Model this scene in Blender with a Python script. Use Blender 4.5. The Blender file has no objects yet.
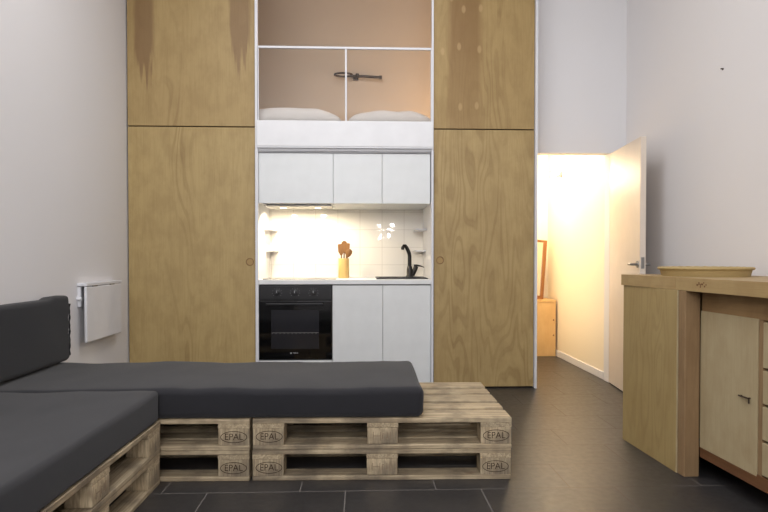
import bpy, bmesh, math, random
from math import sin, cos, pi, radians, tan
from mathutils import Vector, Matrix, noise, Euler
random.seed(7)
SC = bpy.context.scene
COL = SC.collection

# ------------------------------------------------------------------ helpers
def link(o, parent=None):
    COL.objects.link(o)
    if parent is not None: o.parent = parent
    return o

def thing(name, label, cat, loc=(0,0,0), rot=(0,0,0), group=None):
    o = bpy.data.objects.new(name, None); link(o)
    o.empty_display_size = 0.05
    o.location = loc; o.rotation_euler = rot
    o['label'] = label; o['category'] = cat
    if group: o['group'] = group
    return o

def tag(o, label, cat, group=None):
    o['label'] = label; o['category'] = cat
    if group: o['group'] = group
    return o

def finish(name, bm, mat, parent=None, loc=(0,0,0), rot=(0,0,0), smooth=False, angle=None):
    me = bpy.data.meshes.new(name)
    bmesh.ops.recalc_face_normals(bm, faces=bm.faces)
    bm.to_mesh(me); bm.free()
    for m in (mat if isinstance(mat, (list, tuple)) else [mat]): me.materials.append(m)
    if smooth:
        for p in me.polygons: p.use_smooth = True
        if angle is not None: me.set_sharp_from_angle(angle=radians(angle))
    o = bpy.data.objects.new(name, me)
    link(o, parent); o.location = loc; o.rotation_euler = rot
    return o

def box(bm, x0, x1, y0, y1, z0, z1, bev=0.0, seg=2, mi=0, M=None):
    t = bmesh.new()
    bmesh.ops.create_cube(t, size=1)
    for v in t.verts:
        v.co = Vector(((x0+x1)/2+v.co.x*(x1-x0), (y0+y1)/2+v.co.y*(y1-y0), (z0+z1)/2+v.co.z*(z1-z0)))
    if bev > 0:
        bmesh.ops.bevel(t, geom=list(t.edges), offset=bev, segments=seg, profile=0.5, affect='EDGES')
    for f in t.faces: f.material_index = mi
    merge(bm, t, M)
    return bm

def merge(bm, t, M=None):
    if M is not None: bmesh.ops.transform(t, matrix=M, verts=t.verts)
    vm = {}
    for v in t.verts: vm[v] = bm.verts.new(v.co)
    for f in t.faces:
        try:
            nf = bm.faces.new([vm[v] for v in f.verts]); nf.material_index = f.material_index
        except ValueError: pass
    t.free()

def boxo(name, x0, x1, y0, y1, z0, z1, mat, parent=None, bev=0.002, seg=2, **k):
    return finish(name, box(bmesh.new(), x0, x1, y0, y1, z0, z1, bev, seg), mat, parent, **k)

def lathe(bm, prof, n=32, M=None):
    """prof: list of (r, z)"""
    t = bmesh.new(); rings = []
    for r, z in prof:
        if r < 1e-6: rings.append([t.verts.new((0,0,z))])
        else: rings.append([t.verts.new((r*cos(2*pi*i/n), r*sin(2*pi*i/n), z)) for i in range(n)])
    for a, b in zip(rings, rings[1:]):
        for i in range(n):
            j = (i+1) % n
            if len(a) == 1 and len(b) == 1: continue
            if len(a) == 1: t.faces.new((a[0], b[i], b[j]))
            elif len(b) == 1: t.faces.new((a[i], b[0], a[j]))
            else: t.faces.new((a[i], b[i], b[j], a[j]))
    merge(bm, t, M); return bm

def tube(bm, pts, rad, n=12, closed=False, M=None):
    pts = [Vector(p) for p in pts]
    rads = rad if isinstance(rad, (list, tuple)) else [rad]*len(pts)
    t = bmesh.new(); rings = []; up = None
    m = len(pts)
    for i, p in enumerate(pts):
        if closed: d = pts[(i+1) % m]-pts[i-1]
        else: d = pts[min(i+1, m-1)]-pts[max(i-1, 0)]
        d.normalize()
        if up is None:
            up = Vector((0,0,1)) if abs(d.z) < 0.9 else Vector((1,0,0))
        up = (up - d*up.dot(d)).normalized(); s = d.cross(up)
        rings.append([t.verts.new(p+(up*cos(2*pi*k/n)+s*sin(2*pi*k/n))*rads[i]) for k in range(n)])
    rr = list(zip(rings, rings[1:]))
    if closed: rr.append((rings[-1], rings[0]))
    for a, b in rr:
        for k in range(n):
            t.faces.new((a[k], b[k], b[(k+1) % n], a[(k+1) % n]))
    if not closed:
        t.faces.new(rings[0]); t.faces.new(list(reversed(rings[-1])))
    merge(bm, t, M); return bm

def prism(bm, pts2, z0, z1, M=None):
    t = bmesh.new()
    a = [t.verts.new((x, y, z0)) for x, y in pts2]; b = [t.verts.new((x, y, z1)) for x, y in pts2]
    n = len(a)
    t.faces.new(list(reversed(a))); t.faces.new(b)
    for i in range(n): t.faces.new((a[i], a[(i+1) % n], b[(i+1) % n], b[i]))
    merge(bm, t, M); return bm

def soft_box(sx, sy, sz, r, step, disp=None):
    """rounded cushion: grid box mapped to rounded box, base at z=0, centred in xy"""
    def ticks(L):
        n = max(2, int((L-2*r)/step)); a = [-L/2 + r*k/4 for k in range(4)]
        b = [-L/2+r+(L-2*r)*i/n for i in range(n+1)]
        return a + b + [L/2 - r*k/4 for k in (3,2,1,0)]
    T = [ticks(sx), ticks(sy), ticks(sz)]
    S = (sx, sy, sz)
    bm = bmesh.new(); cache = {}
    def V(p):
        key = tuple(round(c, 5) for c in p)
        if key in cache: return cache[key]
        q = Vector([max(-S[i]/2+r, min(S[i]/2-r, p[i])) for i in range(3)])
        d = Vector(p)-q
        w = q + d.normalized()*r if d.length > 1e-7 else q
        if disp: w = w + disp(w, Vector(p))
        v = bm.verts.new((w.x, w.y, w.z+sz/2)); cache[key] = v; return v
    for ax in range(3):
        u, v = [(1,2),(2,0),(0,1)][ax]
        for sgn in (-1, 1):
            for i in range(len(T[u])-1):
                for j in range(len(T[v])-1):
                    c = []
                    for di, dj in ((0,0),(1,0),(1,1),(0,1)):
                        p = [0,0,0]; p[ax] = sgn*S[ax]/2; p[u] = T[u][i+di]; p[v] = T[v][j+dj]; c.append(V(p))
                    try: bm.faces.new(c if sgn > 0 else c[::-1])
                    except ValueError: pass
    return bm

def text_mesh(name, body, size, mat, parent, loc, rot, depth=0.0006, bold=0.0, sx=1.0):
    cu = bpy.data.curves.new(name, 'FONT'); cu.body = body; cu.size = size
    cu.extrude = depth; cu.align_x = 'CENTER'; cu.align_y = 'CENTER'; cu.offset = bold
    tmp = bpy.data.objects.new('tmp_text', cu); COL.objects.link(tmp)
    bpy.context.view_layer.update()
    dg = bpy.context.evaluated_depsgraph_get()
    me = bpy.data.meshes.new_from_object(tmp.evaluated_get(dg))
    bpy.data.objects.remove(tmp)
    for v in me.vertices: v.co.x *= sx
    me.materials.clear(); me.materials.append(mat); me.name = name
    o = bpy.data.objects.new(name, me); link(o, parent); o.location = loc; o.rotation_euler = rot
    return o

def copy_tree(o, parent=None):
    c = o.copy(); link(c, None)
    c.parent = parent
    for ch in list(o.children): copy_tree(ch, c)
    return c

# ------------------------------------------------------------------ materials
class NB:
    def __init__(s, name):
        s.m = bpy.data.materials.new(name); s.m.use_nodes = True
        s.t = s.m.node_tree; s.t.nodes.clear()
        s.out = s.n('ShaderNodeOutputMaterial')
    def n(s, typ, **k):
        nd = s.t.nodes.new(typ)
        for a, b in k.items(): setattr(nd, a, b)
        return nd
    def l(s, a, b): s.t.links.new(a, b)
    def put(s, sock, v):
        if hasattr(v, 'is_linked') or isinstance(v, bpy.types.NodeSocket): s.l(v, sock)
        else: sock.default_value = v
    def math(s, op, a, b=None, c=None, clamp=False):
        nd = s.n('ShaderNodeMath', operation=op); nd.use_clamp = clamp
        s.put(nd.inputs[0], a)
        if b is not None: s.put(nd.inputs[1], b)
        if c is not None: s.put(nd.inputs[2], c)
        return nd.outputs[0]
    def coord(s, which='Object'): return s.n('ShaderNodeTexCoord').outputs[which]
    def mapping(s, vec, scale=(1,1,1), loc=(0,0,0), rot=(0,0,0)):
        nd = s.n('ShaderNodeMapping'); s.put(nd.inputs['Vector'], vec)
        nd.inputs['Scale'].default_value = scale; nd.inputs['Rotation'].default_value = rot
        s.put(nd.inputs['Location'], loc); return nd.outputs[0]
    def noise(s, vec, scale=5, detail=3, rough=0.5, dist=0.0):
        nd = s.n('ShaderNodeTexNoise'); s.put(nd.inputs['Vector'], vec)
        nd.inputs['Scale'].default_value = scale; nd.inputs['Detail'].default_value = detail
        nd.inputs['Roughness'].default_value = rough; nd.inputs['Distortion'].default_value = dist
        return nd.outputs['Fac']
    def ramp(s, fac, stops):
        nd = s.n('ShaderNodeValToRGB'); s.put(nd.inputs[0], fac)
        e = nd.color_ramp.elements
        while len(e) < len(stops): e.new(0.5)
        for i, (p, c) in enumerate(stops):
            e[i].position = p
            e[i].color = (c, c, c, 1) if isinstance(c, (int, float)) else (*c, 1)
        return nd.outputs[0]
    def mix(s, fac, a, b, mode='MIX'):
        nd = s.n('ShaderNodeMix', data_type='RGBA', blend_type=mode)
        s.put(nd.inputs[0], fac)
        s.put(nd.inputs[6], (*a, 1) if isinstance(a, tuple) and len(a) == 3 else a)
        s.put(nd.inputs[7], (*b, 1) if isinstance(b, tuple) and len(b) == 3 else b)
        return nd.outputs[2]
    def sep(s, vec):
        nd = s.n('ShaderNodeSeparateXYZ'); s.put(nd.inputs[0], vec); return nd.outputs
    def comb(s, x, y, z):
        nd = s.n('ShaderNodeCombineXYZ'); s.put(nd.inputs[0], x); s.put(nd.inputs[1], y); s.put(nd.inputs[2], z); return nd.outputs[0]
    def bump(s, h, strength=0.3, dist=0.002):
        nd = s.n('ShaderNodeBump'); s.put(nd.inputs['Height'], h)
        nd.inputs['Strength'].default_value = strength; nd.inputs['Distance'].default_value = dist
        return nd.outputs[0]
    def bsdf(s, color, rough=0.5, normal=None, spec=0.5, metal=0.0, **k):
        b = s.n('ShaderNodeBsdfPrincipled')
        s.put(b.inputs['Base Color'], (*color, 1) if isinstance(color, tuple) and len(color) == 3 else color)
        s.put(b.inputs['Roughness'], rough); b.inputs['Metallic'].default_value = metal
        s.put(b.inputs['Specular IOR Level'], spec)
        if normal is not None: s.l(normal, b.inputs['Normal'])
        for a, v in k.items(): s.put(b.inputs[a], v)
        s.l(b.outputs[0], s.out.inputs[0]); return s.m

def srgb(r, g, b):
    f = lambda c: (c/255/12.92) if c/255 <= 0.04045 else ((c/255+0.055)/1.055)**2.4
    return (f(r), f(g), f(b))

def m_paint(name, col, rough=0.6, bump=0.08, spec=0.4, sc=60):
    n = NB(name); c = n.coord()
    a = n.noise(c, 1.3, 2); col2 = tuple(x*0.95 for x in col)
    base = n.mix(a, col, col2)
    return n.bsdf(base, rough, n.bump(n.noise(c, sc, 4), bump, 0.001), spec)

def m_simple(name, col, rough=0.4, spec=0.5, metal=0.0, nz=80, bump=0.03, **k):
    n = NB(name); c = n.coord()
    base = n.mix(n.noise(c, 9, 3), col, tuple(x*0.88 for x in col))
    return n.bsdf(base, rough, n.bump(n.noise(c, nz, 2), bump, 0.0006), spec, metal, **k)

def m_ply(name, light, dark, seed=0.0, axis='Z', u0=0.5, fig=1.0, extra=None, rough=0.45, spec=0.35, ctr=None, freq=95.0):
    """rotary-cut plywood / boards: contour lines of stretched noise; grain runs along `axis` of object coordinates"""
    n = NB(name); c = n.coord()
    sc = {'Z': (1,1,0.16), 'X': (0.16,1,1), 'Y': (1,0.16,1)}[axis]
    rnd = n.n('ShaderNodeObjectInfo').outputs['Random']
    off = n.comb(n.math('MULTIPLY_ADD', rnd, 13.0, seed), n.math('MULTIPLY', rnd, 7.0), n.math('MULTIPLY_ADD', rnd, 5.0, seed*1.7))
    v = n.mapping(c, sc, off)
    big = n.noise(v, 4.2, 2, 0.45, 0.35)
    lines = n.math('SINE', n.math('MULTIPLY', big, freq))
    lines = n.ramp(n.math('MULTIPLY_ADD', lines, 0.5, 0.5), [(0.0, 0.0), (0.62, 0.12), (0.9, 1.0), (1.0, 0.8)])
    fib = n.mapping(c, {'Z': (1,1,0.03), 'X': (0.03,1,1), 'Y': (1,0.03,1)}[axis], off)
    fibn = n.noise(fib, 170, 3, 0.6)
    wide = n.noise(v, 2.0, 3, 0.55)
    msk = n.ramp(n.noise(v, 3.1, 2), [(0.40, 0.25), (0.60, 1.0)])
    col = n.mix(wide, light, tuple(light[i]*0.8+dark[i]*0.2 for i in range(3)))
    if ctr is not None:
        xs = n.math('MULTIPLY_ADD', n.math('SUBTRACT', wide, 0.5), 0.12, n.sep(c)[0])
        msk = n.math('MULTIPLY', msk, n.ramp(n.math('ABSOLUTE', n.math('SUBTRACT', xs, ctr)), [(0.04, 1.0), (0.13, 0.22)]))
    f = n.math('MULTIPLY', n.math('MULTIPLY', lines, msk), 0.36*fig)
    col = n.mix(f, col, dark)
    col = n.mix(n.math('MULTIPLY', n.ramp(fibn, [(0.45, 0.0), (0.75, 1.0)]), 0.22), col, dark)
    # small knots
    vo = n.n('ShaderNodeTexVoronoi'); n.l(n.mapping(c, {'Z': (1,1,0.55), 'X': (0.55,1,1), 'Y': (1,0.55,1)}[axis], off), vo.inputs['Vector'])
    vo.inputs['Scale'].default_value = 3.1
    kn = n.ramp(vo.outputs['Distance'], [(0.0, 0.8), (0.035, 0.5), (0.09, 0.0)])
    col = n.mix(n.math('MULTIPLY', kn, 0.6*fig), col, dark)
    mot = n.ramp(n.noise(n.mapping(c, (1,1,0.6), off), 9, 5, 0.62), [(0.42, 0.0), (0.62, 1.0)])
    col = n.mix(n.math('MULTIPLY', mot, 0.22), col, dark)
    if extra: col = extra(n, c, col)
    nb = n.bump(n.math('ADD', fibn, n.math('MULTIPLY', lines, 0.5)), 0.12, 0.0008)
    return n.bsdf(col, rough, nb, spec)

def m_pallet(name, axis):
    n = NB(name); c = n.coord()
    rnd = n.n('ShaderNodeObjectInfo').outputs['Random']
    off = n.comb(n.math('MULTIPLY', rnd, 13.0), n.math('MULTIPLY', rnd, 7.0), n.math('MULTIPLY', rnd, 5.0))
    st = {'X': (0.1,1,1), 'Y': (1,0.1,1), 'Z': (1,1,0.3)}[axis]
    st2 = {'X': (0.03,1,1), 'Y': (1,0.03,1), 'Z': (1,1,0.1)}[axis]
    v = n.mapping(c, st, off); w = n.mapping(c, st2, off)
    grain = n.noise(w, 120, 4, 0.65)
    ring = n.math('MULTIPLY_ADD', n.math('SINE', n.math('MULTIPLY', n.noise(v, 7, 2, 0.5, 0.4), 60.0)), 0.5, 0.5)
    blot = n.noise(c, 6, 4, 0.6)
    base = n.mix(rnd, srgb(216,196,162), srgb(184,168,140))
    base = n.mix(n.math('MULTIPLY', ring, 0.22), base, srgb(120,92,64))
    base = n.mix(n.math('MULTIPLY', n.ramp(grain, [(0.4, 0.0), (0.65, 1.0)]), 0.55), base, srgb(98,80,62))
    base = n.mix(n.math('MULTIPLY', n.ramp(blot, [(0.44, 0.0), (0.64, 1.0)]), 0.7), base, srgb(104,94,82))
    vo = n.n('ShaderNodeTexVoronoi'); n.l(n.mapping(c, {'X': (0.6,1,1), 'Y': (1,0.6,1), 'Z': (1,1,.8)}[axis], off), vo.inputs['Vector'])
    vo.inputs['Scale'].default_value = 4.0
    kn = n.ramp(vo.outputs['Distance'], [(0.0, 1.0), (0.05, 0.7), (0.09, 0.0)])
    base = n.mix(n.math('MULTIPLY', kn, 0.6), base, srgb(104,58,36))
    return n.bsdf(base, 0.75, n.bump(grain, 0.5, 0.0015), 0.25)

def stains(n, c, col):
    # water stains running down from the top of the left leaf (object coords: x 0..0.976, z 0..1.35)
    x, y, z = n.sep(c)[:3]
    wob = n.noise(n.mapping(c, (1,1,0.06)), 26, 3, 0.6)
    out = col
    for xc, w, zb, amp in ((0.125, 0.085, 0.56, 0.8), (0.855, 0.085, 0.68, 0.75)):
        dx = n.math('DIVIDE', n.math('ABSOLUTE', n.math('SUBTRACT', n.math('MULTIPLY_ADD', n.math('SUBTRACT', wob, 0.5), 0.05, x), xc)), w)
        edge = n.ramp(dx, [(0.72, 1.0), (1.0, 0.0)])
        low = n.math('ADD', n.math('MULTIPLY_ADD', n.math('MULTIPLY', dx, dx), 0.28, zb-0.22), n.math('MULTIPLY', n.math('SUBTRACT', wob, 0.5), 0.9))
        m = n.ramp(n.math('MULTIPLY_ADD', n.math('SUBTRACT', z, low), 8.0, 0.5), [(0.0, 0.0), (1.0, 1.0)])
        out = n.mix(n.math('MULTIPLY', n.math('MULTIPLY', edge, m), amp*0.85), out, srgb(118,88,60))
    # broad faint darkening to the upper left
    d = n.ramp(z, [(0.35, 0.0), (1.0, 0.35)])
    d2 = n.math('MULTIPLY', d, n.ramp(x, [(0.0, 1.0), (0.25, 0.0)]))
    return n.mix(d2, out, srgb(120,90,50))

def patches(n, c, col):
    # darker veneer strip with pale oval plugs on the right upper leaf
    x, y, z = n.sep(c)[:3]
    nz = n.noise(n.mapping(c, (1,1,0.1)), 14, 2)
    xx = n.math('MULTIPLY_ADD', n.math('SUBTRACT', nz, 0.5), 0.05, x)
    a = n.ramp(n.math('ABSOLUTE', n.math('SUBTRACT', xx, 0.245)), [(0.10, 1.0), (0.145, 0.0)])
    fade = n.ramp(z, [(0.0, 0.35), (0.75, 0.75)])
    col = n.mix(n.math('MULTIPLY', a, fade), col, srgb(128,96,58))
    for ex, ez in ((0.235,0.93),(0.37,0.94),(0.20,0.64),(0.36,0.62),(0.07,0.60),(0.21,0.17),(0.34,0.18),(0.14,1.02)):
        dx = n.math('DIVIDE', n.math('SUBTRACT', x, ex), 0.019); dz = n.math('DIVIDE', n.math('SUBTRACT', z, ez), 0.036)
        d = n.math('ADD', n.math('MULTIPLY', dx, dx), n.math('MULTIPLY', dz, dz))
        col = n.mix(n.ramp(d, [(0.3, 0.5), (1.0, 0.0)]), col, srgb(190,160,114))
    return col

def m_floor():
    n = NB('slate_tile'); c = n.coord(); x, y, z = n.sep(c)[:3]
    TW, TH = 0.6035, 0.303
    v = n.math('DIVIDE', n.math('SUBTRACT', y, 2.640-TH*20), TH)
    row = n.math('FLOOR', v); fv = n.math('FRACT', v)
    u = n.math('DIVIDE', n.math('ADD', n.math('SUBTRACT', x, 0.333-TW*10), n.math('MULTIPLY', n.math('SUBTRACT', row, 20.0), 0.2012)), TW)
    cu = n.math('FLOOR', u); fu = n.math('FRACT', u)
    def edge(f, L):
        return n.math('MULTIPLY', n.math('MINIMUM', f, n.math('SUBTRACT', 1.0, f)), L)
    d = n.math('MINIMUM', edge(fu, TW), edge(fv, TH))
    grout = n.ramp(n.math('MULTIPLY', d, 100.0), [(0.18, 1.0), (0.30, 0.0)])
    wn = n.n('ShaderNodeTexWhiteNoise'); n.l(n.comb(cu, row, 0.0), wn.inputs['Vector'])
    r = wn.outputs['Value']
    speck = n.noise(c, 90, 4, 0.7); cloud = n.noise(c, 3.0, 3, 0.6)
    tile = n.mix(n.math('MULTIPLY_ADD', r, 0.5, n.math('MULTIPLY', cloud, 0.5)), srgb(38,37,38), srgb(52,50,50))
    tile = n.mix(n.math('MULTIPLY', speck, 0.25), tile, srgb(74,71,69))
    col = n.mix(grout, tile, srgb(112,107,103))
    rough = n.math('ADD', n.math('MULTIPLY', grout, 0.6), n.math('MULTIPLY_ADD', n.noise(c, 30, 4), 0.2, 0.30))
    h = n.math('SUBTRACT', n.math('ADD', n.math('MULTIPLY', n.noise(c, 45, 5, 0.65), 0.6), n.math('MULTIPLY', cloud, 0.8)), n.math('MULTIPLY', grout, 0.6))
    return n.bsdf(col, rough, n.bump(h, 0.22, 0.002), n.math('MULTIPLY_ADD', grout, -0.6, 0.62))

def m_wall_tile():
    n = NB('white_glazed_tile'); c = n.coord(); x, y, z = n.sep(c)[:3]
    TW, TH = 0.195, 0.155
    v = n.math('DIVIDE', n.math('ADD', z, 10*TH-0.815), TH); u = n.math('DIVIDE', n.math('ADD', x, 20*TW+0.008), TW)
    fu = n.math('FRACT', u); fv = n.math('FRACT', v)
    def edge(f, L): return n.math('MULTIPLY', n.math('MINIMUM', f, n.math('SUBTRACT', 1.0, f)), L)
    d = n.math('MULTIPLY', n.math('MINIMUM', edge(fu, TW), edge(fv, TH)), 100.0)
    g = n.ramp(d, [(0.10, 1.0), (0.2, 0.0)])
    wn = n.n('ShaderNodeTexWhiteNoise'); n.l(n.comb(n.math('FLOOR', u), n.math('FLOOR', v), 0.0), wn.inputs['Vector'])
    col = n.mix(g, srgb(236,232,226), srgb(196,190,182))
    pillow = n.ramp(d, [(0.0, 0.0), (1.0, 1.0)])
    h = n.math('ADD', n.math('MULTIPLY', pillow, 1.0), n.math('MULTIPLY', n.noise(c, 7, 2), 0.6))
    return n.bsdf(col, n.math('MULTIPLY_ADD', g, 0.5, 0.03), n.bump(h, 0.05, 0.002), 0.5)

def m_fabric(name, col, side):
    n = NB(name); c = n.coord()
    w1 = n.noise(n.mapping(c, (1,0.25,1)), 700, 2); w2 = n.noise(n.mapping(c, (0.25,1,1)), 700, 2)
    cl = n.noise(n.mapping(c, (0.6,1.4,1)), 5, 4, 0.6)
    base = n.mix(cl, col, side)
    base = n.mix(n.math('MULTIPLY', n.noise(c, 400, 2), 0.3), base, tuple(x*1.8 for x in col))
    return n.bsdf(base, 0.95, n.bump(n.math('ADD', n.math('ADD', w1, w2), n.math('MULTIPLY', cl, 2.0)), 0.3, 0.0012), 0.12,
                  **{'Sheen Weight': 0.12, 'Sheen Roughness': 0.6})

def m_emit(name, col, st):
    n = NB(name); e = n.n('ShaderNodeEmission'); e.inputs[0].default_value = (*col, 1); e.inputs[1].default_value = st
    n.l(e.outputs[0], n.out.inputs[0]); return n.m

def m_pane(name, tint):
    n = NB(name); t = n.n('ShaderNodeBsdfTransparent'); t.inputs[0].default_value = (*tint, 1)
    g = n.n('ShaderNodeBsdfGlossy'); g.inputs['Roughness'].default_value = 0.03
    fr = n.n('ShaderNodeFresnel'); fr.inputs[0].default_value = 1.45
    mx = n.n('ShaderNodeMixShader'); n.l(fr.outputs[0], mx.inputs[0]); n.l(t.outputs[0], mx.inputs[1]); n.l(g.outputs[0], mx.inputs[2])
    n.l(mx.outputs[0], n.out.inputs[0]); return n.m

WALL = m_paint('wall_paint', srgb(226,224,225), 0.65)
WALLR = m_paint('right_wall_paint', srgb(230,226,225), 0.62)
HALLW = m_paint('hall_paint', srgb(240,228,205), 0.6)
LOFTW = m_paint('loft_paint', srgb(205,188,170), 0.7)
WHITE = m_simple('white_lacquer', srgb(232,232,232), 0.32, 0.45)
FRAMEW = m_simple('white_frame_paint', srgb(226,226,230), 0.45)
FASCIA = m_simple('fascia_paint', srgb(238,238,240), 0.5)
CABW = m_simple('cabinet_laminate', srgb(228,230,230), 0.35, 0.4, nz=40)
CARC = m_simple('carcass_grey', srgb(150,150,150), 0.6)
DARKGAP = m_simple('shadow_gap', srgb(60,50,40), 0.8)
PLY_L, PLY_D = srgb(182,158,108), srgb(122,94,54)
PLYA = m_ply('plywood_lower_left', PLY_L, PLY_D, 1.3, fig=1.5, ctr=0.40)
PLYB = m_ply('plywood_upper_left', srgb(174,149,101), PLY_D, 4.1, fig=1.3, extra=stains, ctr=0.40)
PLYC = m_ply('plywood_lower_right', srgb(180,156,108), PLY_D, 8.7, fig=1.1)
PLYD = m_ply('plywood_upper_right', srgb(172,146,98), PLY_D, 2.9, fig=1.0, extra=patches)
PLYE = m_ply('sideboard_end_plywood', srgb(172,150,102), srgb(134,106,62), 6.1, fig=0.8)
PLYTOP = m_ply('worktop_wood', srgb(176,150,104), srgb(132,98,58), 3.3, axis='Y', fig=0.35)
POSTW = m_ply('old_post_wood', srgb(150,122,88), srgb(104,78,52), 5.5, fig=0.7, rough=0.7)
RAILW = m_ply('old_rail_wood', srgb(150,120,80), srgb(92,62,36), 7.5, axis='Y', fig=1.3, rough=0.7)
PALE = m_ply('pale_door_wood', srgb(180,164,130), srgb(146,122,86), 9.2, fig=0.4, rough=0.6)
RED = m_ply('reddish_base_wood', srgb(116,78,48), srgb(70,44,26), 2.2, axis='Y', fig=0.6, rough=0.7)
HALLBOX = m_ply('birch_box_wood', srgb(224,186,128), srgb(186,136,76), 5.2, fig=0.5)
FRAMEWOOD = m_ply('mirror_frame_wood', srgb(150,100,54), srgb(104,62,28), 3.2, fig=0.4)
SPOON = m_ply('spoon_wood', srgb(138,98,56), srgb(96,62,32), 1.2, fig=0.6)
BAMBOO = m_ply('bamboo', srgb(214,180,116), srgb(186,144,80), 2.4, fig=0.4)
PAL = {a: m_pallet('pallet_wood_'+a, a) for a in 'XYZ'}
RECESS = m_simple('shaded_wood', srgb(168,138,90), 0.7)
INK = m_simple('branded_ink', srgb(62,46,34), 0.9, 0.1)
INK2 = m_simple('faint_stamp_ink', srgb(146,126,104), 0.9, 0.1)
FLOOR = m_floor(); WTILE = m_wall_tile()
FAB = m_fabric('charcoal_fabric', srgb(45,44,47), srgb(37,38,42))
FABC = m_fabric('black_cushion_fabric', srgb(32,32,35), srgb(26,26,30))
BLACK = m_simple('black_enamel', srgb(34,34,36), 0.25, 0.5)
BGLASS = m_simple('oven_black_glass', srgb(14,14,15), 0.06, 0.6, bump=0.0)
BWIN = m_simple('oven_window_glass', srgb(40,40,44), 0.12, 0.6, bump=0.0)
GRANITE = m_simple('black_composite', srgb(44,44,46), 0.5, 0.4)
TAPM = m_simple('black_tap_finish', srgb(36,33,32), 0.3, 0.5, metal=0.3)
LOGO = m_simple('silver_print', srgb(190,190,190), 0.4)
STEEL = m_simple('brushed_steel', srgb(150,148,145), 0.35, 0.5, metal=0.9)
DKMETAL = m_simple('dark_bronze_metal', srgb(70,56,46), 0.4, 0.5, metal=0.5)
LINEN = m_simple('white_linen', srgb(248,246,246), 0.9, 0.1, nz=300, bump=0.2)
MIRROR = m_simple('mirror_glass', srgb(225,215,195), 0.08, 0.5, metal=1.0, bump=0.0)
BASKET = NB('woven_basket')
_c = BASKET.coord(); _w = BASKET.n('ShaderNodeTexWave'); BASKET.l(_c, _w.inputs['Vector']); _w.bands_direction = 'Z'; _w.inputs['Scale'].default_value = 60; _w.inputs['Distortion'].default_value = 2
BASKET = BASKET.bsdf(BASKET.mix(_w.outputs['Fac'], srgb(150,128,82), srgb(196,172,122)), 0.6, BASKET.bump(_w.outputs['Fac'], 0.4, 0.002), 0.3)

# ------------------------------------------------------------------ setting
def struct(o, name=None):
    o['kind'] = 'structure'; return o
def sbox(name, x0,x1,y0,y1,z0,z1, mat, parent=None, bev=0.0):
    o = boxo(name, x0,x1,y0,y1,z0,z1, mat, parent, bev)
    if parent is None: o['kind'] = 'structure'
    return o

CEIL = 3.75
sbox('floor', -1.95, 2.35, -2.7, 6.7, -0.1, 0.0, FLOOR)
sbox('ceiling', -1.95, 2.35, -2.7, 6.7, CEIL, CEIL+0.1, WALL)
sbox('wall_left', -1.95, -1.80, -2.7, 6.7, 0, CEIL, WALL)
sbox('wall_right', 2.18, 2.35, -2.7, 4.87, 0, CEIL, WALLR)
sbox('wall_rear', -1.80, 2.18, -2.7, -2.6, 0, CEIL, WALL)
# wall with the doorway
DX0, DX1, DZ = 1.415, 2.045, 1.89
bm = bmesh.new()
box(bm, DX1, 2.35, 4.87, 4.97, 0, CEIL); box(bm, 1.39, DX0, 4.87, 4.97, 0, CEIL); box(bm, DX0, DX1, 4.87, 4.97, DZ, CEIL)
struct(finish('wall_doorway', bm, WALL))
# hall beyond
sbox('wall_hall_right', 2.06, 2.35, 4.97, 6.7, 0, CEIL, HALLW)
sbox('wall_hall_far', 1.40, 2.06, 6.55, 6.7, 0, CEIL, HALLW)
sbox('wall_hall_left', 1.375, 1.40, 4.97, 6.55, 0, CEIL, HALLW)
sbox('ceiling_hall', 1.40, 2.06, 4.97, 6.55, 2.30, 2.36, HALLW)
sbox('baseboard_hall', 2.048, 2.06, 4.99, 6.55, 0, 0.065, FRAMEW, bev=0.003)
# loft and kitchen recess shell
sbox('wall_loft_back', -1.80, 1.375, 6.0, 6.1, 1.90, CEIL, LOFTW)
sbox('wall_kitchen_back', -0.83, 0.60, 5.31, 5.40, 0, 1.87, WTILE)
sbox('wall_kitchen_left', -0.822, -0.797, 4.70, 5.31, 0, 1.87, FRAMEW)
sbox('wall_kitchen_right', 0.550, 0.575, 4.70, 5.31, 0, 1.87, FRAMEW)
sbox('ceiling_kitchen', -0.797, 0.55, 4.712, 5.31, 1.852, 1.877, FRAMEW)
sbox('floor_loft', -1.79, 1.37, 4.742, 6.0, 1.885, 1.95, FASCIA)
# trims: white uprights either side of the recess, door jamb, door head
sbox('trim_1', -0.815, -0.793, 4.675, 4.70, 0, 3.70, FRAMEW, bev=0.001)
sbox('trim_2', 0.551, 0.567, 4.675, 4.70, 0, 3.70, FRAMEW, bev=0.001)
sbox('trim_3', 1.369, 1.388, 4.675, 4.87, 0, 3.70, FRAMEW, bev=0.001)
sbox('trim_4', 1.3885, DX0+0.012, 4.845, 4.98, 0, DZ, FRAMEW, bev=0.002)

# loft fascia: one white board
f = thing('loft_fascia', 'white board across the edge of the sleeping loft above the kitchen cabinets', 'panel', (-0.800, 4.662, 1.892))
boxo('board', 0, 1.362, 0, 0.03, 0, 0.198, FASCIA, f, 0.003)
boxo('bottom_edge', 0, 1.362, 0.002, 0.03, -0.012, -0.001, FRAMEW, f, 0.001)

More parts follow.
